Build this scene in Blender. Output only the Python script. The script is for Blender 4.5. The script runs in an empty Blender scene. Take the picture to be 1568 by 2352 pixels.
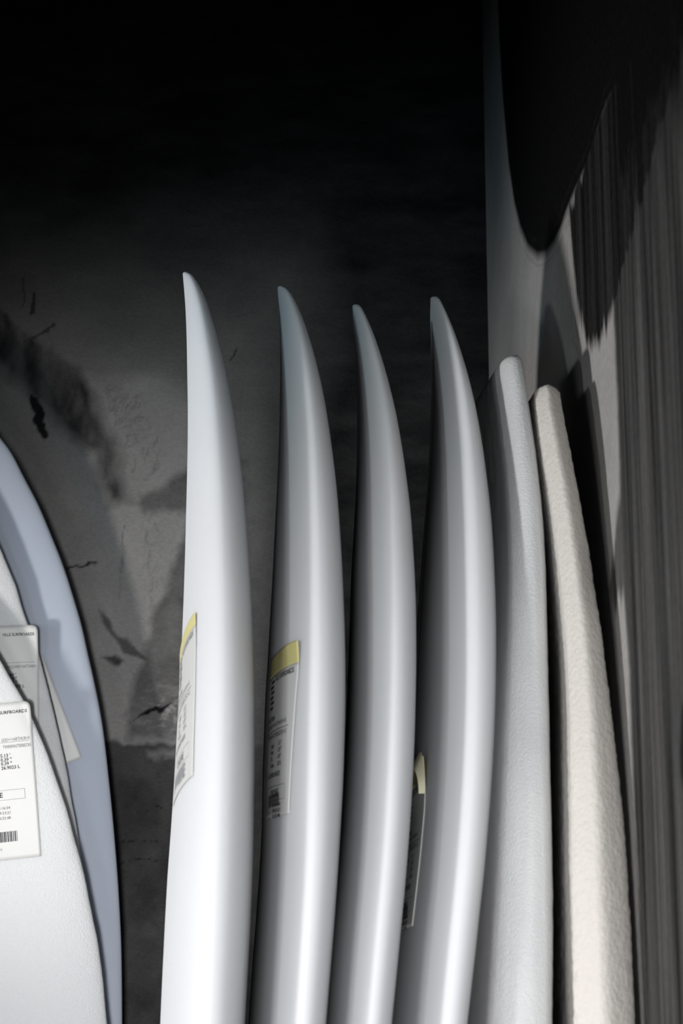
import bpy, math, random
import numpy as np
from mathutils import Vector, noise

random.seed(4)
rng = np.random.default_rng(7)
sc = bpy.context.scene
R = math.radians

# ------------------------------------------------------------------ camera
CAM_H = 1.40
cam_d = bpy.data.cameras.new('camera')
cam_d.sensor_width = 36.0
cam_d.lens = 50.0
cam_d.clip_start = 0.02
cam_d.dof.use_dof = True
cam_d.dof.focus_distance = 1.30
cam_d.dof.aperture_fstop = 10.0
cam = bpy.data.objects.new('camera', cam_d)
cam.location = (0, 0, CAM_H)
cam.rotation_euler = (R(100), 0, 0)
sc.collection.objects.link(cam)
sc.camera = cam

# ------------------------------------------------------------------ world and lamps
world = bpy.data.worlds.new('dim_room_air')
sc.world = world
world.use_nodes = True
bg = world.node_tree.nodes['Background']
bg.inputs[0].default_value = (0.95, 0.85, 0.88, 1)
bg.inputs[1].default_value = 0.004


def spot(name, loc, aim, power, color, size, blend, radius):
    d = bpy.data.lights.new(name, 'SPOT')
    d.energy = power
    d.color = color
    d.spot_size = R(size)
    d.spot_blend = blend
    d.shadow_soft_size = radius
    o = bpy.data.objects.new(name, d)
    o.location = loc
    o.rotation_euler = (Vector(aim) - Vector(loc)).to_track_quat('-Z', 'Y').to_euler()
    sc.collection.objects.link(o)
    return o


spot('front_fill', (0.20, -2.60, 1.30), (-0.05, 1.10, 1.38), 48, (0.84, 0.96, 1.0), 32, 1.0, 0.12)  # added unseen fill from the front, nearly clear of the left-facing decks
spot('front_low_fill', (0.22, -2.60, 1.05), (-0.05, 1.10, 0.98), 365, (0.98, 0.98, 1.0), 26, 1.0, 0.12)  # added low fill for the right-hand rails, no real fixture
spot('left_front_fill', (-0.72, -1.40, 1.25), (-0.36, 1.60, 1.40), 26, (0.95, 0.97, 1.0), 19, 0.9, 0.24)  # extra unseen fill that lifts the left stack
spot('low_left_lamp', (-1.45, -1.10, 1.10), (0.02, 1.00, 0.98), 80, (1.0, 0.985, 0.975), 33, 1.0, 0.34)  # low light from the left front, its source unseen
spot('high_lamp', (-1.20, -0.10, 1.45), (-0.03, 1.10, 1.43), 14, (0.88, 0.98, 1.0), 50, 1.0, 0.06)
spot('side_lamp', (-1.67, 0.80, 1.45), (-0.01, 1.05, 1.40), 64, (0.99, 0.985, 1.0), 50, 1.0, 0.07)
spot('wall_fill', (-0.78, 0.72, 1.30), (-0.22, 1.76, 1.58), 20, (1.0, 0.97, 0.94), 50, 1.0, 0.05)  # added spot that brightens the left part of the back wall
spot('teal_lamp', (-0.85, 0.30, 1.72), (0.10, 1.76, 1.80), 4.5, (0.13, 0.68, 1.0), 38, 1.0, 0.06)
spot('violet_fill', (-0.60, -1.0, 0.55), (0.0, 1.1, 0.95), 3.2, (0.22, 0.18, 1.0), 44, 1.0, 0.35)  # added fill that tints the shaded lower decks violet

sc.view_settings.view_transform = 'Standard'
sc.view_settings.look = 'None'
sc.view_settings.exposure = 0.0
sc.view_settings.gamma = 1.0
sc.view_settings.use_curve_mapping = False
sc.cycles.max_bounces = 6
sc.cycles.diffuse_bounces = 1
sc.cycles.use_denoising = True

# ------------------------------------------------------------------ helpers
COL = sc.collection


def mesh_obj(name, verts, faces, mat, parent=None, smooth=True):
    me = bpy.data.meshes.new(name)
    me.from_pydata([tuple(v) for v in verts], [], faces)
    me.update()
    if smooth:
        me.polygons.foreach_set('use_smooth', [True] * len(me.polygons))
    if mat:
        me.materials.append(mat)
    o = bpy.data.objects.new(name, me)
    COL.objects.link(o)
    if parent:
        o.parent = parent
        o.matrix_parent_inverse = parent.matrix_world.inverted()
    return o


def pchip(xs, ys, x):
    xs = np.asarray(xs, float); ys = np.asarray(ys, float); x = np.asarray(x, float)
    h = np.diff(xs); dl = np.diff(ys) / h
    m = np.zeros_like(ys)
    m[0], m[-1] = dl[0], dl[-1]
    for i in range(1, len(xs) - 1):
        if dl[i - 1] * dl[i] > 0:
            w1, w2 = 2 * h[i] + h[i - 1], h[i] + 2 * h[i - 1]
            m[i] = (w1 + w2) / (w1 / dl[i - 1] + w2 / dl[i])
    k = np.clip(np.searchsorted(xs, x) - 1, 0, len(xs) - 2)
    t = np.clip((x - xs[k]) / h[k], 0, 1)
    return ((1 + 2 * t) * (1 - t) ** 2 * ys[k] + t * (1 - t) ** 2 * h[k] * m[k]
            + t * t * (3 - 2 * t) * ys[k + 1] + t * t * (t - 1) * h[k] * m[k + 1])


class Nodes:
    def __init__(self, name):
        self.m = bpy.data.materials.new(name)
        self.m.use_nodes = True
        self.t = self.m.node_tree
        self.b = self.t.nodes['Principled BSDF']
        self.tc = self.t.nodes.new('ShaderNodeTexCoord')

    def n(self, kind, **kw):
        x = self.t.nodes.new(kind)
        for k, v in kw.items():
            if k.startswith('i_'):
                x.inputs[k[2:].replace('_', ' ')].default_value = v
            else:
                setattr(x, k, v)
        return x

    def l(self, a, b):
        self.t.links.new(a, b)

    def mapped(self, scale):
        mp = self.n('ShaderNodeMapping')
        mp.inputs['Scale'].default_value = scale
        self.l(self.tc.outputs['Object'], mp.inputs['Vector'])
        return mp.outputs[0]

    def noise(self, vec, scale, detail=3, rough=0.55):
        x = self.n('ShaderNodeTexNoise')
        x.inputs['Scale'].default_value = scale
        x.inputs['Detail'].default_value = detail
        x.inputs['Roughness'].default_value = rough
        self.l(vec, x.inputs['Vector'])
        return x.outputs['Fac']

    def ramp(self, fac, stops):
        x = self.n('ShaderNodeValToRGB')
        e = x.color_ramp.elements
        while len(e) < len(stops):
            e.new(0.5)
        for k, (p, c) in enumerate(stops):
            e[k].position = p
            e[k].color = (*c, 1) if len(c) == 3 else c
        self.l(fac, x.inputs[0])
        return x.outputs[0]

    def mix(self, fac, a, b, mode='MIX'):
        x = self.n('ShaderNodeMix', data_type='RGBA', blend_type=mode)
        for s, v in ((0, fac), (6, a), (7, b)):
            if hasattr(v, 'is_linked'):
                self.l(v, x.inputs[s])
            else:
                x.inputs[s].default_value = v if s == 0 else (*v, 1)
        return x.outputs[2]

    def math(self, op, a, b=None, clamp=False):
        x = self.n('ShaderNodeMath', operation=op, use_clamp=clamp)
        for s, v in ((0, a), (1, b)):
            if v is None:
                continue
            if hasattr(v, 'is_linked'):
                self.l(v, x.inputs[s])
            else:
                x.inputs[s].default_value = v
        return x.outputs[0]

    def bump(self, h, strength, dist):
        x = self.n('ShaderNodeBump')
        x.inputs['Strength'].default_value = strength
        x.inputs['Distance'].default_value = dist
        self.l(h, x.inputs['Height'])
        self.l(x.outputs[0], self.b.inputs['Normal'])


def foam_smooth(name, col):
    """fine sanded polyurethane foam"""
    k = Nodes(name)
    v = k.mapped((1, 1, 1))
    big = k.noise(v, 9, 2)
    c = k.mix(big, tuple(x * 0.97 for x in col), tuple(min(1, x * 1.02) for x in col))
    k.l(c, k.b.inputs['Base Color'])
    k.b.inputs['Roughness'].default_value = 0.75
    k.b.inputs['Subsurface Weight'].default_value = 0.6
    k.b.inputs['Subsurface Radius'].default_value = (1.0, 1.0, 1.0)
    k.b.inputs['Subsurface Scale'].default_value = 0.012
    k.b.inputs['Specular IOR Level'].default_value = 0.2
    h = k.math('ADD', k.noise(k.mapped((1, 1, 2.2)), 700, 3), k.noise(k.mapped((1, 1, 6)), 180, 2))
    k.bump(h, 0.35, 0.0005)
    return k.m


def foam_beads(name, col, dark, bead, strength):
    """expanded polystyrene: pressed beads a few millimetres wide"""
    k = Nodes(name)
    vo = k.n('ShaderNodeTexVoronoi', feature='F1')
    vo.inputs['Scale'].default_value = 1.0 / bead
    k.l(k.mapped((1, 1, 1)), vo.inputs['Vector'])
    fine = k.noise(k.mapped((1, 1, 1)), 900, 3)
    big = k.noise(k.mapped((1, 1, 1)), 14, 3)
    c = k.mix(big, dark, col)
    k.l(c, k.b.inputs['Base Color'])
    k.b.inputs['Roughness'].default_value = 0.5
    k.b.inputs['Specular IOR Level'].default_value = 0.4
    k.b.inputs['Subsurface Weight'].default_value = 0.5
    k.b.inputs['Subsurface Radius'].default_value = (1.0, 1.0, 1.0)
    k.b.inputs['Subsurface Scale'].default_value = 0.008
    h = k.math('SUBTRACT', k.math('MULTIPLY', fine, 0.8), vo.outputs['Distance'])
    k.bump(h, strength, 0.0012)
    return k.m


def plain(name, col, rough=0.6, spec=0.3):
    k = Nodes(name)
    n = k.noise(k.mapped((1, 1, 1)), 120, 2)
    k.l(k.mix(n, tuple(x * 0.96 for x in col), col), k.b.inputs['Base Color'])
    k.b.inputs['Roughness'].default_value = rough
    k.b.inputs['Specular IOR Level'].default_value = spec
    return k.m


M_WHITE = foam_smooth('white_foam', (0.78, 0.78, 0.79))
M_BLUE = foam_smooth('pale_blue_foam', (0.55, 0.595, 0.685))
M_GREY = foam_beads('greyish_white_foam', (0.80, 0.79, 0.77), (0.60, 0.60, 0.61), 0.0016, 0.5)
M_WARM = foam_beads('warm_white_bead_foam', (0.80, 0.755, 0.695), (0.74, 0.69, 0.63), 0.0034, 0.65)
M_EPS = foam_beads('bright_white_bead_foam', (0.76, 0.765, 0.765), (0.73, 0.735, 0.735), 0.0020, 0.4)
M_PAPER = plain('sticker_paper', (0.74, 0.735, 0.71), 0.45, 0.4)
M_YELLOW = plain('yellow_sticker_band', (0.78, 0.70, 0.30), 0.5, 0.3)
M_BACKING = plain('pale_yellow_sticker_backing', (0.74, 0.70, 0.50), 0.5, 0.3)
M_INK = plain('black_print', (0.035, 0.034, 0.04), 0.5, 0.3)
M_THININK = plain('grey_print', (0.12, 0.12, 0.125), 0.5, 0.3)
M_GLAREINK = plain('glare_paled_print', (0.34, 0.34, 0.35), 0.5, 0.3)  # print with the glare on it painted into the ink colour
M_STRINGER = plain('dark_stringer_line', (0.10, 0.09, 0.09), 0.7, 0.2)

# ------------------------------------------------------------------ walls
DB, XR = 1.76, 0.1885
ZTOP = 2.75


def seg_dist(px, pz, a, b):
    ax, az = a; bx, bz = b
    vx, vz = bx - ax, bz - az
    t = np.clip(((px - ax) * vx + (pz - az) * vz) / (vx * vx + vz * vz + 1e-12), 0, 1)
    return np.hypot(px - ax - t * vx, pz - az - t * vz)


def sdf(px, pz, poly):
    d = np.full(px.shape, 9.0)
    inside = np.zeros(px.shape, bool)
    n = len(poly)
    for i in range(n):
        a, b = poly[i], poly[(i + 1) % n]
        d = np.minimum(d, seg_dist(px, pz, a, b))
        if a[1] != b[1]:
            cond = ((a[1] > pz) != (b[1] > pz)) & (px < (b[0] - a[0]) * (pz - a[1]) / (b[1] - a[1]) + a[0])
            inside ^= cond
    return np.where(inside, -d, d)


def soft(d, w):
    return np.clip(0.5 - d / (2 * w), 0, 1)


def vnoise(px, pz, sx, sz, seed):
    """smooth value noise on a lattice of cell sx by sz"""
    r = np.random.default_rng(seed)
    g = r.random((64, 64))
    x = px / sx + 500.0; z = pz / sz + 500.0
    i = np.floor(x).astype(int); j = np.floor(z).astype(int)
    fx = x - i; fz = z - j
    fx = fx * fx * (3 - 2 * fx); fz = fz * fz * (3 - 2 * fz)
    a = g[i % 64, j % 64]; b = g[(i + 1) % 64, j % 64]
    c = g[i % 64, (j + 1) % 64]; d = g[(i + 1) % 64, (j + 1) % 64]
    return (a * (1 - fx) + b * fx) * (1 - fz) + (c * (1 - fx) + d * fx) * fz


def fbm(px, pz, s, seed, ax=1.0, az=1.0):
    return (0.5 * vnoise(px, pz, s * ax, s * az, seed) + 0.3 * vnoise(px, pz, s * ax / 2.1, s * az / 2.1, seed + 1)
            + 0.2 * vnoise(px, pz, s * ax / 4.3, s * az / 4.3, seed + 2))


def grid_wall(name, us, zs, to3d, paint, mat, flip):
    U, Z = np.meshgrid(us, zs)
    V = to3d(U.ravel(), Z.ravel())
    nu, nz = len(us), len(zs)
    i = (np.arange(nz - 1)[:, None] * nu + np.arange(nu - 1)[None, :]).ravel()
    q = np.stack([i, i + 1, i + nu + 1, i + nu], 1)
    if flip:
        q = q[:, ::-1]
    me = bpy.data.meshes.new(name)
    me.vertices.add(len(V)); me.vertices.foreach_set('co', V.astype(np.float32).ravel())
    me.loops.add(q.size); me.loops.foreach_set('vertex_index', q.astype(np.int32).ravel())
    me.polygons.add(len(q))
    me.polygons.foreach_set('loop_start', (np.arange(len(q)) * 4).astype(np.int32))
    me.polygons.foreach_set('loop_total', np.full(len(q), 4, np.int32))
    me.update(calc_edges=True)
    at = me.attributes.new('paint', 'FLOAT', 'POINT')
    at.data.foreach_set('value', paint(U, Z).astype(np.float32).ravel())
    me.materials.append(mat)
    o = bpy.data.objects.new(name, me)
    o['kind'] = 'structure'
    COL.objects.link(o)
    return o


def wall_mat(name, plaster, black, sc_vec, rough):
    k = Nodes(name)
    a = k.n('ShaderNodeAttribute', attribute_name='paint')
    v = k.mapped((1, 1, 1))
    grain = k.noise(k.mapped(sc_vec), 260, 4, 0.6)
    blot = k.noise(v, 22, 4, 0.6)
    pl = k.mix(blot, tuple(x * 0.82 for x in plaster), tuple(x * 1.18 for x in plaster))
    bare = k.math('SUBTRACT', 1.12, a.outputs['Fac'])
    f = k.math('ADD', a.outputs['Fac'], k.math('MULTIPLY', k.math('MULTIPLY', k.math('SUBTRACT', grain, 0.5), 0.5), bare), clamp=True)
    c = k.mix(f, pl, black)
    k.l(c, k.b.inputs['Base Color'])
    k.b.inputs['Roughness'].default_value = rough
    k.b.inputs['Specular IOR Level'].default_value = 0.06
    h = k.math('ADD', grain, k.math('MULTIPLY', k.noise(v, 900, 2), 0.4))
    k.bump(h, 0.8, 0.0014)
    return k.m


BK = {
    'tri': [(-0.2651, 1.7248), (-0.1947, 1.7667), (-0.0795, 1.809), (-0.0766, 1.4273), (-0.2628, 1.4273), (-0.2663, 1.4589), (-0.2417, 1.5442), (-0.2346, 1.5874), (-0.223, 1.6037), (-0.2115, 1.6474), (-0.1985, 1.6804), (-0.1881, 1.7081), (-0.2483, 1.7081)],
    'smear1': [(-0.3005, 1.5863), (-0.2883, 1.5766), (-0.277, 1.5577), (-0.2606, 1.5469), (-0.2332, 1.527), (-0.2357, 1.5201), (-0.2547, 1.5281), (-0.2737, 1.5361), (-0.2811, 1.5496), (-0.2934, 1.5658)],
    'smear2': [(-0.2966, 1.5292), (-0.2805, 1.5292), (-0.2696, 1.5217), (-0.2732, 1.5158), (-0.2867, 1.5201)],
    'streak': [(-0.2669, 1.442), (-0.2423, 1.4589), (-0.2239, 1.4721), (-0.2026, 1.478), (-0.2184, 1.4652), (-0.2342, 1.4563)],
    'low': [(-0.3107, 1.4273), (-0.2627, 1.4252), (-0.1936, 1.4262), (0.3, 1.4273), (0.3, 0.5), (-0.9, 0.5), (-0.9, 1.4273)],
    'lightbar': [(-0.2359, 1.4157), (-0.2041, 1.4178), (-0.1959, 1.4089), (-0.2357, 1.4053)],
    'shade_band': [(-0.4765, 2.0406), (-0.429, 1.9817), (-0.3853, 1.9409), (-0.354, 1.9235), (-0.3283, 1.9062), (-0.3071, 1.8488), (-0.2865, 1.8034), (-0.2744, 1.7639), (-0.2651, 1.7248), (-0.2924, 1.7192), (-0.3067, 1.7415), (-0.3134, 1.7808), (-0.3501, 1.809), (-0.3845, 1.8431), (-0.4136, 1.8774), (-0.4707, 1.912)],
}


def back_paint(X, Z):
    wx = X + 0.006 * (fbm(X, Z, 0.02, 11) - 0.5) * 2
    wz = Z + 0.008 * (fbm(X, Z, 0.02, 21) - 0.5) * 2
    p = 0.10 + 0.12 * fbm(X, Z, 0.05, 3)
    # black paint rolled over the upper half; boards' shade painted on the right
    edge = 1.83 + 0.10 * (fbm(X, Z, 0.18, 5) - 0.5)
    cover_shade = np.clip((Z - edge) / 0.34, 0, 1)
    cover_shade = np.maximum(cover_shade, np.clip((X + 0.20 + 0.08 * (fbm(X, Z, 0.2, 25) - 0.5)) / 0.20, 0, 1))
    p = np.maximum(p, (0.30 + 0.70 * cover_shade ** 0.7) * (cover_shade > 0) * (0.88 + 0.12 * fbm(X, Z, 0.03, 8, 2.0, 0.7)) * np.clip(cover_shade * 6, 0, 1))
    p = np.maximum(p, soft(sdf(wx, wz, BK['shade_band']), 0.014) * 0.85 * (0.6 + 0.6 * fbm(X, Z, 0.03, 31, 0.6, 1.6)))  # dark strip mixing wall paint with the left boards' painted-in shadow
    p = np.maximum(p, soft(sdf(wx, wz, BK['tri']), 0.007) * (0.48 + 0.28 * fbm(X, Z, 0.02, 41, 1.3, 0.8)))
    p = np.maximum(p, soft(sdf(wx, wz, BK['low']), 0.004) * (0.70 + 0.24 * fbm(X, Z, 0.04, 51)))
    pale_flecks = soft(np.hypot((X + 0.212) / 1.2, Z - 1.463) - 0.020, 0.02) * np.clip((fbm(X, Z, 0.006, 61, 1.3, 0.8) - 0.5) * 5, 0, 1)  # pale flecks where the paint value drops
    p = p * (1 - 0.9 * pale_flecks)
    p = np.maximum(p, soft(sdf(wx, wz, BK['smear1']), 0.003) * 0.72)
    p = np.maximum(p, soft(sdf(wx, wz, BK['smear2']), 0.003) * 0.85)
    p = np.maximum(p, soft(sdf(wx, wz + 0.001, BK['streak']), 0.002) * 1.0)
    p = p * (1 - 0.45 * soft(sdf(wx, wz, BK['lightbar']), 0.004))
    # scratches and short dark ticks
    r = np.random.default_rng(19)
    ticks = []
    for _ in range(46):
        x0 = -0.445 + 0.075 * r.random(); z0 = 1.965 + 0.13 * r.random()
        ticks.append((x0, z0, r.normal(0.15, 0.5), 0.004 + 0.012 * r.random(), 0.0009, 0.45))
    for _ in range(60):
        t = r.random(); x0 = -0.30 + 0.055 * t + r.normal(0, 0.011); z0 = 1.89 - 0.11 * t + r.normal(0, 0.02)
        ticks.append((x0, z0, r.normal(0.6, 0.5), 0.003 + 0.008 * r.random(), 0.0010, 0.50))
    for _ in range(40):
        x0 = -0.25 + 0.05 * r.random(); z0 = 1.60 + 0.14 * r.random()
        ticks.append((x0, z0, r.normal(0.5, 0.6), 0.002 + 0.005 * r.random(), 0.0010, 0.35))
    for x0, z0, ln in ((-0.300, 1.395, 0.013), (-0.296, 1.383, 0.007), (-0.297, 1.345, 0.016), (-0.215, 1.349, 0.024),
                       (-0.246, 1.308, 0.022), (-0.247, 1.284, 0.026), (-0.322, 1.645, 0.018)):
        ticks.append((x0, z0, 1.45 + r.normal(0, 0.1), ln, 0.0016, 0.97))
    ticks += [(-0.2745, 1.665, 0.06, 0.03, 0.0010, 0.6), (-0.2735, 1.635, 0.05, 0.03, 0.0010, 0.45), (-0.239, 1.64, -0.1, 0.05, 0.0012, 0.42),
              (-0.398, 1.985, 0.1, 0.012, 0.004, 0.9), (-0.411, 2.0, -0.1, 0.02, 0.002, 0.85), (-0.388, 1.943, 1.1, 0.02, 0.0025, 0.85),
              (-0.389, 1.845, -0.35, 0.014, 0.007, 0.97), (-0.381, 1.825, -0.3, 0.016, 0.006, 0.97),
              (-0.140, 1.915, 0.4, 0.006, 0.002, 0.9), (-0.152, 1.878, 0.4, 0.009, 0.0026, 0.9)]
    for x0, z0, an, ln, wd, st in ticks:
        s = (np.abs(X - x0) < ln + 0.02) & (np.abs(Z - z0) < ln + 0.02)
        if not s.any():
            continue
        dx, dz = math.sin(an) * ln, math.cos(an) * ln
        d = seg_dist(wx[s], wz[s], (x0 - dx / 1, z0 - dz), (x0 + dx, z0 + dz)) - wd
        p[s] = np.maximum(p[s], soft(d, 0.0012) * st)
    return np.clip(p, 0, 1)


RW = {
    'ustroke': [(1.75, 2.75), (1.60, 2.40), (1.5869, 2.3431), (1.5749, 2.2455), (1.5521, 2.162), (1.512, 2.0635), (1.4695, 1.9995), (1.4239, 1.9519), (1.3732, 1.9136), (1.3071, 1.8792), (1.2507, 1.8602), (1.2026, 1.8519), (1.1619, 1.8503), (1.1299, 1.8533), (1.0824, 1.8527), (1.0268, 1.8506), (0.9515, 1.8605), (0.8777, 1.85), (0.70, 1.80), (-4.1, 1.75), (-4.1, 2.75)],
    'drape': [(1.1227, 1.8542), (1.1166, 1.8365), (1.1046, 1.802), (1.0958, 1.7768), (1.0838, 1.7474), (1.0665, 1.7278), (1.0384, 1.7078), (1.0232, 1.7077), (0.9984, 1.7036), (0.9809, 1.7031), (0.9543, 1.7021), (0.9413, 1.7111), (0.88, 1.7337), (0.75, 1.7797), (0.7, 1.92), (0.8915, 1.92), (0.9786, 1.8865), (1.0574, 1.8595)],
    'streaks': [(0.9508, 1.72), (0.9455, 1.6875), (0.9456, 1.6421), (0.9456, 1.5976), (0.9486, 1.5718), (0.969, 1.5453), (0.9929, 1.5204), (0.9836, 1.4987), (0.946, 1.5007), (0.9421, 1.4887), (0.9364, 1.4548), (0.9387, 1.4011), (0.9345, 1.3456), (0.9303, 1.2923), (0.9296, 0.6), (0.2, 0.6), (0.2, 1.95), (0.7846, 1.95), (0.8611, 1.8017), (0.917, 1.7337)],
    'blob': [(0.6633, 1.4809), (0.7897, 1.4455), (0.808, 1.4246), (0.8144, 1.4005), (0.8144, 1.3764), (0.6828, 1.3702)],
}


def right_paint(Y, Z):
    streak = fbm(Y, Z, 0.012, 5, 1.0, 40.0)
    fine = fbm(Y, Z, 0.005, 9, 1.0, 30.0)
    jag = Z + 0.020 * (fine - 0.5) + 0.03 * (streak - 0.5)
    wy = Y + 0.006 * (fbm(Y, Z, 0.03, 15) - 0.5)
    p = 0.04 + 0.06 * fbm(Y, Z, 0.06, 3)
    p = np.maximum(p, soft(sdf(wy, jag, RW['streaks']), 0.006) * (0.66 + 0.34 * streak + 0.2 * (fine - 0.5)))
    d = sdf(Y, Z, RW['ustroke'])
    rings = 0.5 + 0.5 * np.sin(d / 0.0022 + 5 * fbm(Y, Z, 0.05, 71))
    p = np.maximum(p, soft(d, 0.006) * (0.97 + 0.03 * fbm(Y, Z, 0.02, 77)) - soft(d, 0.006) * 0.07 * rings * soft(-d - 0.02, 0.02))
    p = np.maximum(p, soft(np.abs(d - 0.0075) - 0.0008, 0.0012) * 0.55 * (Z < 1.95) * (Y < 1.40))
    p = np.maximum(p, soft(np.abs(d - 0.0125) - 0.0006, 0.0012) * 0.40 * (Z < 1.90) * (Y < 1.30))
    p = np.maximum(p, soft(sdf(Y, jag, RW['drape']), 0.006) * (0.86 + 0.13 * streak))
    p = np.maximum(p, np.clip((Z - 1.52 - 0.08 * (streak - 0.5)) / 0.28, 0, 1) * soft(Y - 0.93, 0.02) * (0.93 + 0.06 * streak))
    p = p * (1 - 0.10 * soft(np.abs(sdf(Y, Z, RW['ustroke']) - 0.004) - 0.004, 0.008) * (Y < 1.1) * (Z > 1.86))
    p = p * 1.05
    # fine drips left of the drape, a dark spot further along and spots low down
    for a, b, w, s in (((1.125, 1.850), (1.098, 1.735), 0.0012, 0.55), ((1.133, 1.848), (1.118, 1.74), 0.0009, 0.5),
                       ((1.118, 1.74), (1.085, 1.715), 0.0008, 0.5), ((1.117, 1.85), (1.090, 1.733), 0.0014, 0.6),
                       ((1.062, 1.715), (1.058, 1.62), 0.0008, 0.25), ((1.085, 1.73), (1.08, 1.69), 0.0007, 0.35)):
        p = np.maximum(p, soft(seg_dist(Y, Z, a, b) - w, 0.0012) * s)
    p = np.maximum(p, soft(sdf(Y, jag, RW['blob']), 0.012) * 0.98)
    for y0, z0, r0 in ((0.86, 1.425, 0.006), (0.875, 1.39, 0.008), (0.845, 1.27, 0.007), (0.862, 1.235, 0.010), (0.85, 1.19, 0.006)):
        p = np.maximum(p, soft(np.hypot(Y - y0, (Z - z0) / 1.7) - r0 * 0.6, r0) * 0.75)
    return np.clip(p, 0, 1)


def span(*parts):
    return np.unique(np.concatenate([np.linspace(a, b, n) for a, b, n in parts]))


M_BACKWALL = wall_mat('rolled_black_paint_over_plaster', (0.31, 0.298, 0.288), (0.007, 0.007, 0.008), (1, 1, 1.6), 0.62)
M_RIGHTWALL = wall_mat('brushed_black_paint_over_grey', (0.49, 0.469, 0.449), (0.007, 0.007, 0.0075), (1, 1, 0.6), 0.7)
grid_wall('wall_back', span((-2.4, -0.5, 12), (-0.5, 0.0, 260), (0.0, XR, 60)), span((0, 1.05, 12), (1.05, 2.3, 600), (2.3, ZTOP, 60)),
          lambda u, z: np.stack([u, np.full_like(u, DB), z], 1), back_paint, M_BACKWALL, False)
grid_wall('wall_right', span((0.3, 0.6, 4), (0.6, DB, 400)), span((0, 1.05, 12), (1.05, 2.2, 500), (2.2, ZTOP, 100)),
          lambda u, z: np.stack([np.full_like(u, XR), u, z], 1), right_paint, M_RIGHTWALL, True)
M_FLOOR = wall_mat('dark_concrete', (0.05, 0.05, 0.05), (0.03, 0.03, 0.03), (1, 1, 1), 0.8)
fl = mesh_obj('floor', [(-2.4, -4.0, 0), (XR, -4.0, 0), (XR, DB, 0), (-2.4, DB, 0)], [(0, 1, 2, 3)], M_FLOOR, smooth=False)
fl['kind'] = 'structure'
ce = mesh_obj('ceiling', [(-2.4, -4.0, ZTOP), (XR, -4.0, ZTOP), (XR, DB, ZTOP), (-2.4, DB, ZTOP)], [(3, 2, 1, 0)], M_FLOOR, smooth=False)
ce['kind'] = 'structure'

# ------------------------------------------------------------------ surfboard blanks
ST = [0, .012, .03, .055, .085, .12, .16, .2, .25, .3, .35, .4, .45, .5, .56]


def tail_run(st, cx, ztip, slope=-0.05):
    """carry a centreline on down to the floor"""
    st = list(st); cx = list(cx)
    s0 = (cx[-1] - cx[-2]) / (st[-1] - st[-2])
    d0, c0 = st[-1], cx[-1]
    for d in np.arange(d0 + 0.1, ztip + 0.05, 0.1):
        d = min(d, ztip); t = d - d0
        cx.append(c0 + slope * t + (s0 - slope) * 0.2 * (1 - math.exp(-t / 0.2)))
        st.append(d)
        if d >= ztip:
            break
    return st, cx


OX = [0, .01, .025, .05, .1, .15, .2, .3, .4, .5, .6, .75, .95, 1.1, 1.3, 1.5, 1.65, 1.75, 1.85]
OY = [.006, .028, .046, .068, .098, .120, .139, .170, .193, .211, .225, .239, .245, .243, .233, .205, .17, .14, .12]
TH = np.linspace(0, 2 * np.pi, 72, endpoint=False)


class EdgeBoard:
    """a blank standing on its tail, rail towards the viewer and deck to the left"""

    def __init__(self, psi, cy, zt, T, cx, e1=2.5, e2=3.5, kd=.58):
        self.ps, self.cy, self.zt = R(psi), cy, zt
        self.e1, self.e2, self.kd = e1, e2, kd
        self.st, self.cxs = tail_run(ST, cx, zt)
        self.Ts = list(T) + [T[-1]] * (len(self.st) - len(T))
        n = len(self.st)
        for k in range(n):                                    # thin out towards the tail
            self.Ts[k] *= 1 - 0.16 * min(1, max(0, (self.st[k] - .5) / .3))
            if self.st[k] > 1.2:
                self.Ts[k] *= 1 - 0.65 * ((self.st[k] - 1.2) / (zt - 1.2)) ** 1.3

    def half(self, d):
        return pchip(OX, OY, d)

    def deck(self, a, z):
        """points on the deck at distance a from the centreline (positive = near rail)"""
        a = np.asarray(a, float); z = np.asarray(z, float)
        d = self.zt - z
        w = self.half(d); T = pchip(self.st, self.Ts, d); cx = pchip(self.st, self.cxs, d)
        b = self.kd * T * np.clip(1 - np.clip(np.abs(a) / w, 0, 1) ** self.e1, 0, 1) ** .5
        return self.place(a, b, cx, z)

    def place(self, a, b, cx, z):
        s, c = math.sin(self.ps), math.cos(self.ps)
        return np.stack([cx + a * s - b * c, self.cy - a * c - b * s, z + 0 * a], -1)

    def normal(self):
        return np.array([-math.cos(self.ps), -math.sin(self.ps), 0])

    def build(self, root, mat):
        ds = np.concatenate([[0, .001, .003, .006], np.linspace(.01, .12, 18), np.linspace(.13, .7, 50), np.linspace(.73, self.zt, 34)])
        a = np.cos(TH); s = np.sin(TH)
        V = []
        for d in ds:
            w = float(self.half(d)); T = float(pchip(self.st, self.Ts, d)); cx = float(pchip(self.st, self.cxs, d))
            b = np.where(s >= 0, self.kd * T * np.abs(1 - np.abs(a) ** self.e1) ** .5,
                         -(1 - self.kd) * T * np.abs(1 - np.abs(a) ** self.e2) ** .5)
            V.append(self.place(a * w, b, cx, np.full_like(a, self.zt - d)))
        return loft('foam_body', V, mat, root)

    def stringer(self, root):
        z = np.linspace(self.zt - 0.02, 0.05, 80)
        l = self.deck(np.full_like(z, -.0016), z) + self.normal() * .0004
        r = self.deck(np.full_like(z, .0016), z) + self.normal() * .0004
        V = np.concatenate([l, r]); n = len(z)
        return mesh_obj('stringer', V, [(i, i + 1, n + i + 1, n + i) for i in range(n - 1)], M_STRINGER, root)


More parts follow.
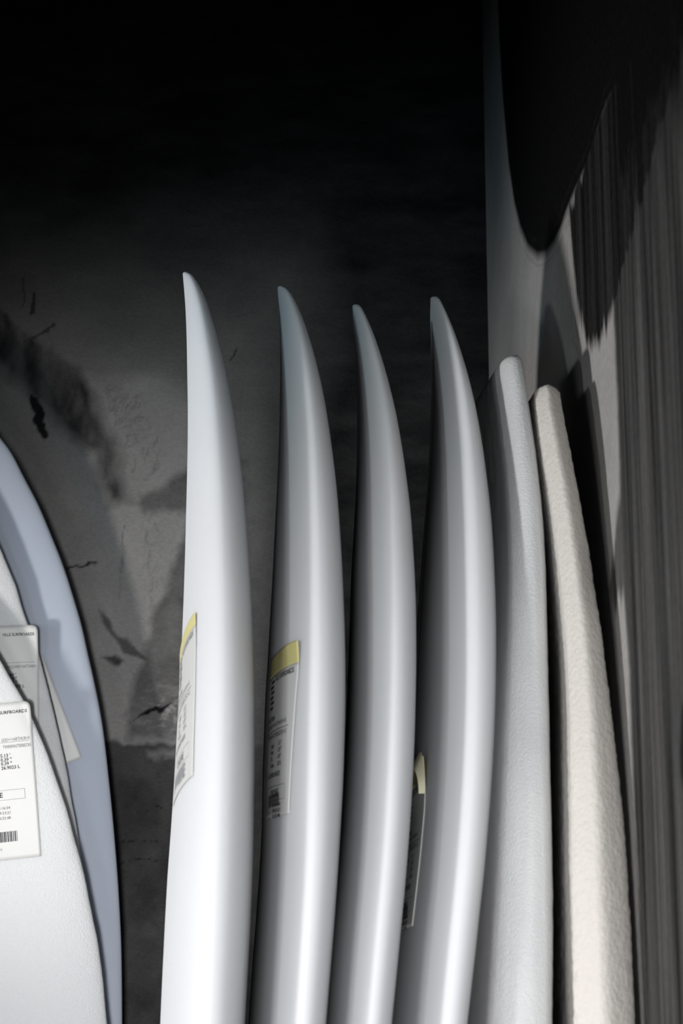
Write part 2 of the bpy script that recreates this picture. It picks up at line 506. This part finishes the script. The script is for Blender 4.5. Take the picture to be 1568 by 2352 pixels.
def loft(name, rings, mat, parent, jitter=0.0, scale=300.0):
    n = len(rings[0]); V = np.concatenate(rings)
    F = []
    for k in range(len(rings) - 1):
        for i in range(n):
            j = (i + 1) % n
            F.append((k * n + i, k * n + j, (k + 1) * n + j, (k + 1) * n + i))
    F.append(tuple(range(n)))
    F.append(tuple(reversed(range((len(rings) - 1) * n, len(rings) * n))))
    o = mesh_obj(name, V, F, mat, parent)
    me = o.data
    import bmesh
    bm = bmesh.new(); bm.from_mesh(me)
    bmesh.ops.recalc_face_normals(bm, faces=bm.faces)
    if jitter:
        bm.normal_update()
        for v in bm.verts:
            if v.co.z > 1.0:
                q = v.co * scale
                v.co += v.normal * jitter * (0.5 - noise.cell(q) * 0.25 - noise.noise(q))
    bm.to_mesh(me); bm.free()
    return o


def root_empty(loc, label, group):
    o = bpy.data.objects.new('surfboard_blank', None)
    o.location = loc
    o.empty_display_size = 0.1
    o['label'] = label
    o['category'] = 'surfboard'
    o['group'] = group
    COL.objects.link(o)
    bpy.context.view_layer.update()
    return o


GROUP = 'row of surfboard blanks standing upright against the right wall'
SPECS = [
    ('smooth white blank at the left end of the row, creased yellow strip on its sticker', 6, 1.807,
     [0.004, 0.0098, 0.016, 0.0222, 0.0284, 0.0345, 0.0402, 0.0453, 0.0498, 0.0538, 0.0569, 0.0593, 0.0611, 0.0626, 0.0637],
     [-0.1319, -0.1272, -0.122, -0.117, -0.1123, -0.1076, -0.1038, -0.101, -0.0987, -0.0972, -0.0967, -0.0973, -0.0984, -0.1001, -0.1025]),
    ('smooth white blank second in the row, flat yellow-topped sticker half in shade', 4.5, 1.7947,
     [0.004, 0.0088, 0.0147, 0.0214, 0.0283, 0.0349, 0.041, 0.0464, 0.051, 0.0548, 0.0572, 0.0565, 0.0535, 0.052, 0.052],
     [-0.0517, -0.0475, -0.043, -0.0385, -0.0343, -0.0308, -0.0283, -0.0269, -0.0263, -0.0265, -0.0276, -0.0292, -0.0313, -0.0347, -0.0396]),
    ('smooth white blank third in the row, blunt cut nose and no sticker showing', 1.8, 1.7786,
     [0.006, 0.0083, 0.012, 0.0173, 0.0235, 0.03, 0.0363, 0.042, 0.0459, 0.047, 0.047, 0.047, 0.047, 0.047, 0.047],
     [0.0126, 0.0147, 0.0184, 0.0229, 0.0273, 0.031, 0.0334, 0.0345, 0.0346, 0.0337, 0.0317, 0.0285, 0.0239, 0.0182, 0.0117]),
    ('smooth white blank fourth in the row, low sticker with its top corner peeling off', 1.5, 1.7855,
     [0.006, 0.0069, 0.0099, 0.0153, 0.0221, 0.0293, 0.0361, 0.0423, 0.047, 0.0495, 0.05, 0.05, 0.05, 0.05, 0.05],
     [0.0785, 0.0796, 0.0824, 0.0862, 0.0898, 0.0927, 0.0943, 0.0945, 0.0934, 0.0914, 0.0883, 0.0837, 0.0777, 0.0704, 0.062]),
]
row = []
for label, psi, zt, T, cx in SPECS:
    b = EdgeBoard(psi, 1.15, zt, T, cx)
    b.root = root_empty((b.cxs[-1], 1.15, 0), label, GROUP)
    b.build(b.root, M_WHITE)
    row.append(b)
row[1].stringer(row[1].root)
row[3].stringer(row[3].root)


def chaikin(P, n, q):
    P = np.array(P)
    for _ in range(n):
        nx = np.roll(P, -1, 0)
        P = np.stack([P * (1 - q) + nx * q, P * q + nx * (1 - q)], 1).reshape(-1, 2)
    return P


def resample(P, n):
    P = np.vstack([P, P[:1]]); s = np.concatenate([[0], np.cumsum(np.hypot(*np.diff(P, axis=0).T))])
    t = np.linspace(0, s[-1], n, endpoint=False)
    return np.stack([np.interp(t, s, P[:, 0]), np.interp(t, s, P[:, 1])], 1)


def blunt_board(label, psi, cy, zt, st, cx, Tt, Ot, sect, rounds, q, mat, nring, jitter, dz):
    st, cx = tail_run(st, cx, zt)
    ps = R(psi); s, c = math.sin(ps), math.cos(ps)
    root = root_empty((cx[-1], cy(zt), 0), label, GROUP)
    ds = np.concatenate([[0, .0015, .004], np.arange(.008, .62, dz), np.linspace(.65, zt, 30)])
    rings = []
    for d in ds:
        w = float(pchip(*Ot, d)); T = float(pchip(*Tt, d)); x = float(pchip(st, cx, d))
        P = [(w - i, b * T) for i, b in sect]
        P += [(-(w - i), b * T) for i, b in reversed(sect)]
        ab = resample(chaikin(P, rounds, q), nring)
        k = 1 - 0.18 * math.exp(-d / 0.002)                     # softened top edge
        a, b = ab[:, 0], ab[:, 1] * k
        rings.append(np.stack([x + a * s - b * c, cy(d) - a * c - b * s, zt - d + 0 * a], -1))
    loft('foam_body', rings, mat, root, jitter)
    return root


TAILO = [.75, .95, 1.1, 1.3, 1.5, 1.62, 1.75]
blunt_board('rough greyish foam blank fifth in the row, with a wide slanted square end', 3.5, lambda d: 1.132, 1.7059,
            ST, [0.1257, 0.1255, 0.1261, 0.1272, 0.1284, 0.1287, 0.1275, 0.1248, 0.1208, 0.1169, 0.1135, 0.1099, 0.1058, 0.1016, 0.0977],
            ([0, .05, .1, .2, .3, .45, .6, 1.2, 1.75], [.017, .020, .023, .029, .036, .043, .046, .042, .02]),
            ([0, .004, .012, .03, .06, .1, .2, .3, .4, .5, .6] + TAILO, [.088, .096, .1005, .106, .114, .124, .147, .17, .19, .207, .22, .234, .238, .234, .215, .18, .15, .12]),
            [(.05, .5), (.010, .40), (.0, -.18), (.012, -.42), (.04, -.5)], 2, .25, M_GREY, 96, 0.0003, .006)
blunt_board('warm white beaded foam blank, last and shortest of the row, touching the right wall', 0, lambda d: 1.135 - .030 * min(1, max(0, (.45 - d) / .45)), 1.6764,
            ST[:13], [0.1542, 0.154, 0.1547, 0.1567, 0.1594, 0.1622, 0.1645, 0.1662, 0.1671, 0.1672, 0.1667, 0.166, 0.1651],
            ([0, .1, .2, .35, .6, 1.2, 1.75], [.0200, .0225, .0268, .0390, .044, .040, .02]),
            ([0, .004, .02, .05, .1, .2, .3, .4, .5, .6] + TAILO, [.083, .088, .098, .112, .130, .163, .190, .210, .224, .232, .24, .242, .238, .22, .185, .155, .125]),
            [(.016, .5), (.0, .08), (.016, -.5)], 1, .10, M_WARM, 200, 0.0006, .0024)

# ------------------------------------------------------------------ boards on the left, deck towards the viewer


class FaceBoard:
    def __init__(self, xc, y0, zt, pts, T, yref):
        k = y0 / yref                                          # set back along the wall at the same bearing
        xc, zt = xc * k, 1.4 + (zt - 1.4) * k
        pts = [(x * k, 1.4 + (z - 1.4) * k) for x, z in pts]
        self.k, self.xc, self.y0, self.zt, self.T = k, xc, y0, zt, T
        z = np.array([p[1] for p in pts]); hw = np.array([p[0] for p in pts]) - xc
        d = zt - z
        s0 = hw[0] / float(pchip(OX, OY, d[0]))
        s1 = hw[-1] / float(pchip(OX, OY, d[-1]))
        ox = np.array(OX); oy = np.array(OY)
        top = ox < d[0] - .01; low = ox > d[-1] + .12
        self.ox = np.concatenate([ox[top], d, ox[low]])
        self.oy = np.concatenate([oy[top] * s0, hw, oy[low] * s1])

    def half(self, d):
        return pchip(self.ox, self.oy, d)

    def yc(self, d):
        z = self.zt - d
        return self.y0 + 0.03 * (z - 1.4) - 0.05 * np.clip(1 - d / .4, 0, 1) ** 2

    def thick(self, d):
        return self.T * pchip([0, .03, .1, .25, .4, 1.2, 1.85], [.1, .28, .55, .85, 1, .95, .4], d)

    def deck(self, x, z):
        """deck surface (viewer side) at world x, height z"""
        x = np.asarray(x, float); z = np.asarray(z, float); d = self.zt - z
        w = self.half(d); a = np.clip(np.abs(x - self.xc) / w, 0, 1)
        over = np.maximum(np.abs(x - self.xc) - w, 0)
        b = .56 * self.thick(d) * np.clip(1 - a ** 3.2, 0, 1) ** .5
        # paper reaching past the rail follows the curve only loosely
        b = np.maximum(b, .56 * self.thick(d) * .30) - over * .2
        return np.stack([x, self.yc(d) - b, z], -1)

    def normal(self):
        return np.array([0, -1, 0])

    def build(self, label, mat, jitter):
        root = root_empty((self.xc, float(self.yc(self.zt)), 0), label, 'surfboard blanks facing forward on the left')
        ds = np.concatenate([[0, .001, .003, .006], np.linspace(.01, .12, 18), np.linspace(.13, .75, 110), np.linspace(.78, self.zt, 30)])
        th = np.linspace(0, 2 * np.pi, 120, endpoint=False)
        a = np.cos(th); s = np.sin(th); V = []
        for d in ds:
            w = float(self.half(d)); T = float(self.thick(d)); y = float(self.yc(d))
            b = np.where(s >= 0, .56 * T * np.abs(1 - np.abs(a) ** 3.2) ** .5, -.44 * T * np.abs(1 - np.abs(a) ** 3.5) ** .5)
            V.append(np.stack([self.xc + a * w, y - b, np.full_like(a, self.zt - d)], -1))
        loft('foam_body', V, mat, root, jitter)
        self.root = root
        return root


P_FRONT = [(-0.335, 1.507), (-0.329, 1.497), (-0.318, 1.478), (-0.308, 1.462), (-0.296, 1.438), (-0.283, 1.409), (-0.271, 1.377), (-0.264, 1.358), (-0.254, 1.324), (-0.247, 1.302), (-0.237, 1.26), (-0.231, 1.236), (-0.225, 1.203), (-0.219, 1.158)]
P_MID = [(-0.353, 1.624), (-0.343, 1.601), (-0.333, 1.578), (-0.326, 1.555), (-0.321, 1.542), (-0.313, 1.524), (-0.305, 1.497), (-0.296, 1.466), (-0.286, 1.429), (-0.28, 1.406), (-0.275, 1.385), (-0.27, 1.36), (-0.266, 1.344), (-0.262, 1.324)]
P_BLUE = [(-0.372, 1.751), (-0.356, 1.73), (-0.341, 1.702), (-0.326, 1.674), (-0.311, 1.64), (-0.297, 1.606), (-0.286, 1.574), (-0.276, 1.542), (-0.269, 1.514), (-0.263, 1.491), (-0.251, 1.438), (-0.242, 1.379), (-0.236, 1.334), (-0.229, 1.272), (-0.224, 1.21), (-0.221, 1.139)]
front = FaceBoard(-0.415, 1.578, 1.577, P_FRONT, .030, 1.40)
mid = FaceBoard(-0.455, 1.616, 1.734, P_MID, .030, 1.455)
blue = FaceBoard(-0.452, 1.655, 1.825, P_BLUE, .040, 1.51)
front.build('rough bright white foam blank in front at the left edge, sticker reading ARTHUR', M_EPS, 0.0003)
mid.build('rough white foam blank behind the front left one, sticker reading NATHAN', M_EPS, 0.0003)
blue.build('smooth pale blue grey blank rearmost of the left stack, its sticker half hidden', M_BLUE, 0)

# ------------------------------------------------------------------ stickers


def text_mesh(txt, size, bold):
    cu = bpy.data.curves.new('print_source', 'FONT')
    cu.body = txt
    cu.size = size
    cu.offset = size * 0.022 if bold else 0.0
    cu.resolution_u = 2
    o = bpy.data.objects.new('print_source', cu)
    COL.objects.link(o)
    dg = bpy.context.evaluated_depsgraph_get()
    me = o.evaluated_get(dg).to_mesh()
    V = np.array([v.co[:2] for v in me.vertices]); F = [tuple(p.vertices) for p in me.polygons]
    o.evaluated_get(dg).to_mesh_clear()
    bpy.data.objects.remove(o); bpy.data.curves.remove(cu)
    return V, F


class Print:
    def __init__(self):
        self.V, self.F = [], []

    def add(self, V, F):
        k = sum(len(v) for v in self.V)
        self.V.append(np.asarray(V, float)); self.F += [tuple(i + k for i in f) for f in F]

    def text(self, txt, u, v, cap, bold=False, right=False, width=None):
        """cap height in metres; u,v = baseline start (or end when right)"""
        if not txt:
            return
        V, F = text_mesh(txt, cap / 0.70, bold)
        w = V[:, 0].max() - V[:, 0].min()
        V = V - [V[:, 0].min(), 0]
        if width:
            V[:, 0] *= width / w; w = width
        self.add(V + [u - w if right else u, v], F)

    def bar(self, u0, v0, u1, v1):
        n = max(1, int(abs(u1 - u0) / .006))
        us = np.linspace(u0, u1, n + 1)
        V = [(u, v0) for u in us] + [(u, v1) for u in us]
        self.add(V, [(i, i + 1, n + 2 + i, n + 1 + i) for i in range(n)])

    def frame(self, u0, v0, u1, v1, t):
        self.bar(u0, v0, u1, v0 + t); self.bar(u0, v1 - t, u1, v1)
        self.bar(u0, v0, u0 + t, v1); self.bar(u1 - t, v0, u1, v1)

    def code(self, u0, v0, u1, v1, seed):
        r = random.Random(seed); u = u0
        while u < u1 - .0004:
            w = r.choice((.0004, .0004, .0008, .0012)); self.bar(u, v0, min(u + w, u1), v1)
            u += w + r.choice((.0004, .0004, .0008))


LW = 0.100


def sheet(name, pmap, u0, v0, u1, v1, mat, parent, lift, round_top=0.0, nu=24, nv=36, thick=0.00025):
    us = np.linspace(u0, u1, nu + 1); vs = np.linspace(v0, v1, nv + 1)
    U, V = np.meshgrid(us, vs)
    if round_top:
        # pull the two upper corners in to a round
        rr = round_top
        for sgn, ue in ((1, u1), (-1, u0)):
            cu, cv = ue - sgn * rr, v1 - rr
            m = ((U - cu) * sgn > 0) & (V > cv)
            du, dv = np.abs(U - cu), V - cv
            mx = np.maximum(du, dv); L = np.hypot(du, dv) + 1e-12
            k = np.where(m, mx / L, 1)
            U = np.where(m, cu + (U - cu) * k, U); V = np.where(m, cv + dv * k, V)
    P = pmap(U.ravel(), V.ravel(), lift)
    n = nu + 1
    F = [(j * n + i, j * n + i + 1, (j + 1) * n + i + 1, (j + 1) * n + i) for j in range(nv) for i in range(nu)]
    o = mesh_obj(name, P, F, mat, parent)
    md = o.modifiers.new('paper', 'SOLIDIFY'); md.thickness = thick; md.offset = 0
    return o


def put_print(name, pr, pmap, parent, lift, mat):
    if not pr.V:
        return
    V = np.concatenate(pr.V)
    mesh_obj(name, pmap(V[:, 0], V[:, 1], lift), pr.F, mat, parent, smooth=False)['kind'] = 'stuff'


def face_map(board, x1, z1, ang):
    """sticker plane: u to the right, v up, origin at the sticker's upper right corner, turned by ang"""
    c, s = math.cos(ang) * board.k, math.sin(ang) * board.k
    x1, z1 = x1 * board.k, 1.4 + (z1 - 1.4) * board.k

    def f(u, v, lift):
        x = x1 + u * c - v * s
        z = z1 + u * s + v * c
        p = board.deck(x, z)
        return p + board.normal() * (lift + 0.0006)
    return f


def left_sticker(board, x1, z1, ang, lines, code=True, seed=1, hw=.025, lw=.026):
    H = 0.147
    pm = face_map(board, x1, z1, ang)
    lab = sheet('sticker', pm, -LW, -H, 0, 0, M_PAPER, board.root, 0.0, 0.006, 40, 40)
    thin, ink = Print(), Print()
    ink.text('VILLE SURFBOARDS', -.0035, -.0106, .0030, True, True, hw * 1.48)
    thin.text(lines[0], -.0028, -.0366, .0031, False, True, lw if len(lines[0]) > 3 else None)
    if not lines[0]:
        thin.text('x', -.0415, -.0340, .0020)
    thin.bar(-.09, -.0377, -.0035, -.0374)
    thin.text(lines[1], -.0022, -.0432, .0031, False, True, lw if len(lines[1]) > 5 else None)
    for k, (t, v) in enumerate(zip(lines[2:6], (-.0512, -.0551, -.0588, -.0628))):
        ink.text(t, -.0312, v, .0031, True, False, .0176 if len(t) > 8 else None)
    thin.frame(-.075, -.0915, -.0108, -.0822, .0003)
    ink.text('E', -.0345, -.0888, .0046, True)
    for t, v in zip(lines[6:9], (-.1000, -.1046, -.1094)):
        ink.text(t, -.0257, v, .0026, False, True)
    if code:
        ink.code(-.062, -.1305, -.0205, -.1208, seed)
    thin.text('ps 1/1', -.0360, -.1382, .0024, False, True)
    put_print('dark_print', ink, pm, lab, 0.0004, M_INK)
    put_print('thin_print', thin, pm, lab, 0.0004, M_THININK)
    return lab


left_sticker(front, -0.2998, 1.4590, R(6.0), ['LESS+1+ARTHUR+5', 'TWINMASTERBECKI', "5.13 '", '0.39 "', '0.39 "', '26.9023 L', '5:16:34', '09:53:21', '10:32:48'], seed=3)
left_sticker(mid, -0.3095, 1.5385, R(3.0), ['', '2+SQUARE+NATHAN+', "5.69 '", '0.39 "', '0.39 "', '26.0903 L', '', '', ''], False, seed=5, hw=.021, lw=.029)
left_sticker(blue, -0.327, 1.541, R(23), ['5', '+1+', '', '', '', '', '', '', ''], True, seed=8)


def edge_map(board, a1, z1, ang, curl=None, kv=1.0):
    """u runs towards the near rail (right edge u = 0), v up from the lower edge of the sticker's top"""
    c, s = math.cos(ang), math.sin(ang)

    def f(u, v, lift):
        a = a1 + u * c - v * kv * s
        z = z1 + u * s + v * kv * c
        p = board.deck(a, z)
        off = lift + 0.0005
        if curl is not None:
            off = off + curl(u, v)
        return p + board.normal() * np.reshape(off + 0 * u, (-1, 1))
    return f


def row_sticker(board, a1, z1, ang, curl, H=0.138, yellow=0.018, seed=1, logo=True, width=.097, kv=.118 / .138):
    pm = edge_map(board, a1, z1, ang, curl, kv)
    lab = sheet('sticker', pm, -width, -H, 0, -yellow, M_PAPER, board.root, 0.0, 0, 36, 44)
    sheet('yellow_strip', pm, -width, -yellow, 0, 0, M_YELLOW, lab, 0.0, 0, 36, 12)
    ink = Print()
    q = yellow
    ink.text('VILLE SURFBOARDS', -.006, -q - .007, .0045, True, True, .052)
    if logo:
        for k in range(6):                                       # upright emblem under the strip
            ink.bar(-.078 - .004 * (k % 2), -q - .007 - .0045 * k, -.064 + .003 * ((k + 1) % 2), -q - .0045 - .0045 * k)
    ink.text('CUSTOM', -.090, -q - .040, .004, True, False, .035)
    ink.text('SQUASH+NATHAN+5', -.090, -q - .046, .0038, False, False, .074)
    ink.bar(-.092, -q - .0495, -.010, -q - .0490)
    ink.text('TWINMASTERBECKI+2', -.088, -q - .055, .0038, False, False, .074)
    for k, (a, b) in enumerate((('Length', "5.13 '"), ('Nose', '0.39 "'), ('Tail', '0.39 "'), ('Volume', '26.9 L'))):
        ink.text(a, -.066, -q - .063 - .0055 * k, .0036, True, False)
        ink.text(b, -.036, -q - .063 - .0055 * k, .0036, True, False)
    ink.text('By SURFBOARDS', -.082, -q - .088, .0040, True, False, .056)
    ink.frame(-.084, -q - .1075, -.012, -q - .0955, .0003)
    ink.text('ORDRE', -.064, -q - .1045, .0062, True, False, .034)
    for k, t in enumerate(('15:16:34', '09:53:21', '10:32:48')):
        ink.text('Start' if k == 0 else 'Finish' if k == 1 else 'Send', -.082, -q - .1125 - .0045 * k, .0030, False)
        ink.text(t, -.052, -q - .1125 - .0045 * k, .0030, True, False, .030)
    return lab, pm, ink


def finish_sticker(lab, pm, ink, q, H, seed, code=(-.078, -.026), mat=M_INK):
    ink.code(code[0], -H + .008, code[1], -H + .018, seed)
    put_print('dark_print', ink, pm, lab, 0.0004, mat)


lab, pm, ink = row_sticker(row[1], 0.161, 1.484, R(4.4), lambda u, v: 0.003 * np.clip(1 + v / .03, 0, 1) ** 2 * np.clip(1 + u / .05, 0, 1))
finish_sticker(lab, pm, ink, .018, .138, 2)
lab, pm, ink = row_sticker(row[0], 0.137, 1.506, R(14), lambda u, v: 0.0008 * np.clip(1 + v / .04, 0, 1) ** 2, yellow=.011)
finish_sticker(lab, pm, ink, .011, .138, 4, mat=M_GLAREINK)
lab, pm, ink = row_sticker(row[3], 0.108, 1.405, R(9.5), lambda u, v: 0.004 * np.clip(1 + v / .05, 0, 1) ** 2)
finish_sticker(lab, pm, ink, .018, .138, 6)
# the fourth board's sticker is coming away: its pale back edge turns out along the top and the near side
outer = [(-.052, -.004), (-.034, .002), (-.014, .005), (-.002, .003), (.003, -.010), (.004, -.020), (.003, -.032)]
inner = [(-.050, -.008), (-.038, -.006), (-.023, -.007), (-.011, -.010), (-.004, -.016), (.000, -.023), (.002, -.032)]
oi = [np.array([pchip(range(7), [q[k] for q in c], np.linspace(0, 6, 25)) for k in (0, 1)]) for c in (outer, inner)]
PV = np.concatenate([pm(oi[0][0], oi[0][1], 0.0008), pm(oi[1][0], oi[1][1], 0.0050)])
mesh_obj('peeled_edge', PV, [(k, k + 1, 26 + k, 25 + k) for k in range(24)], M_BACKING, lab)
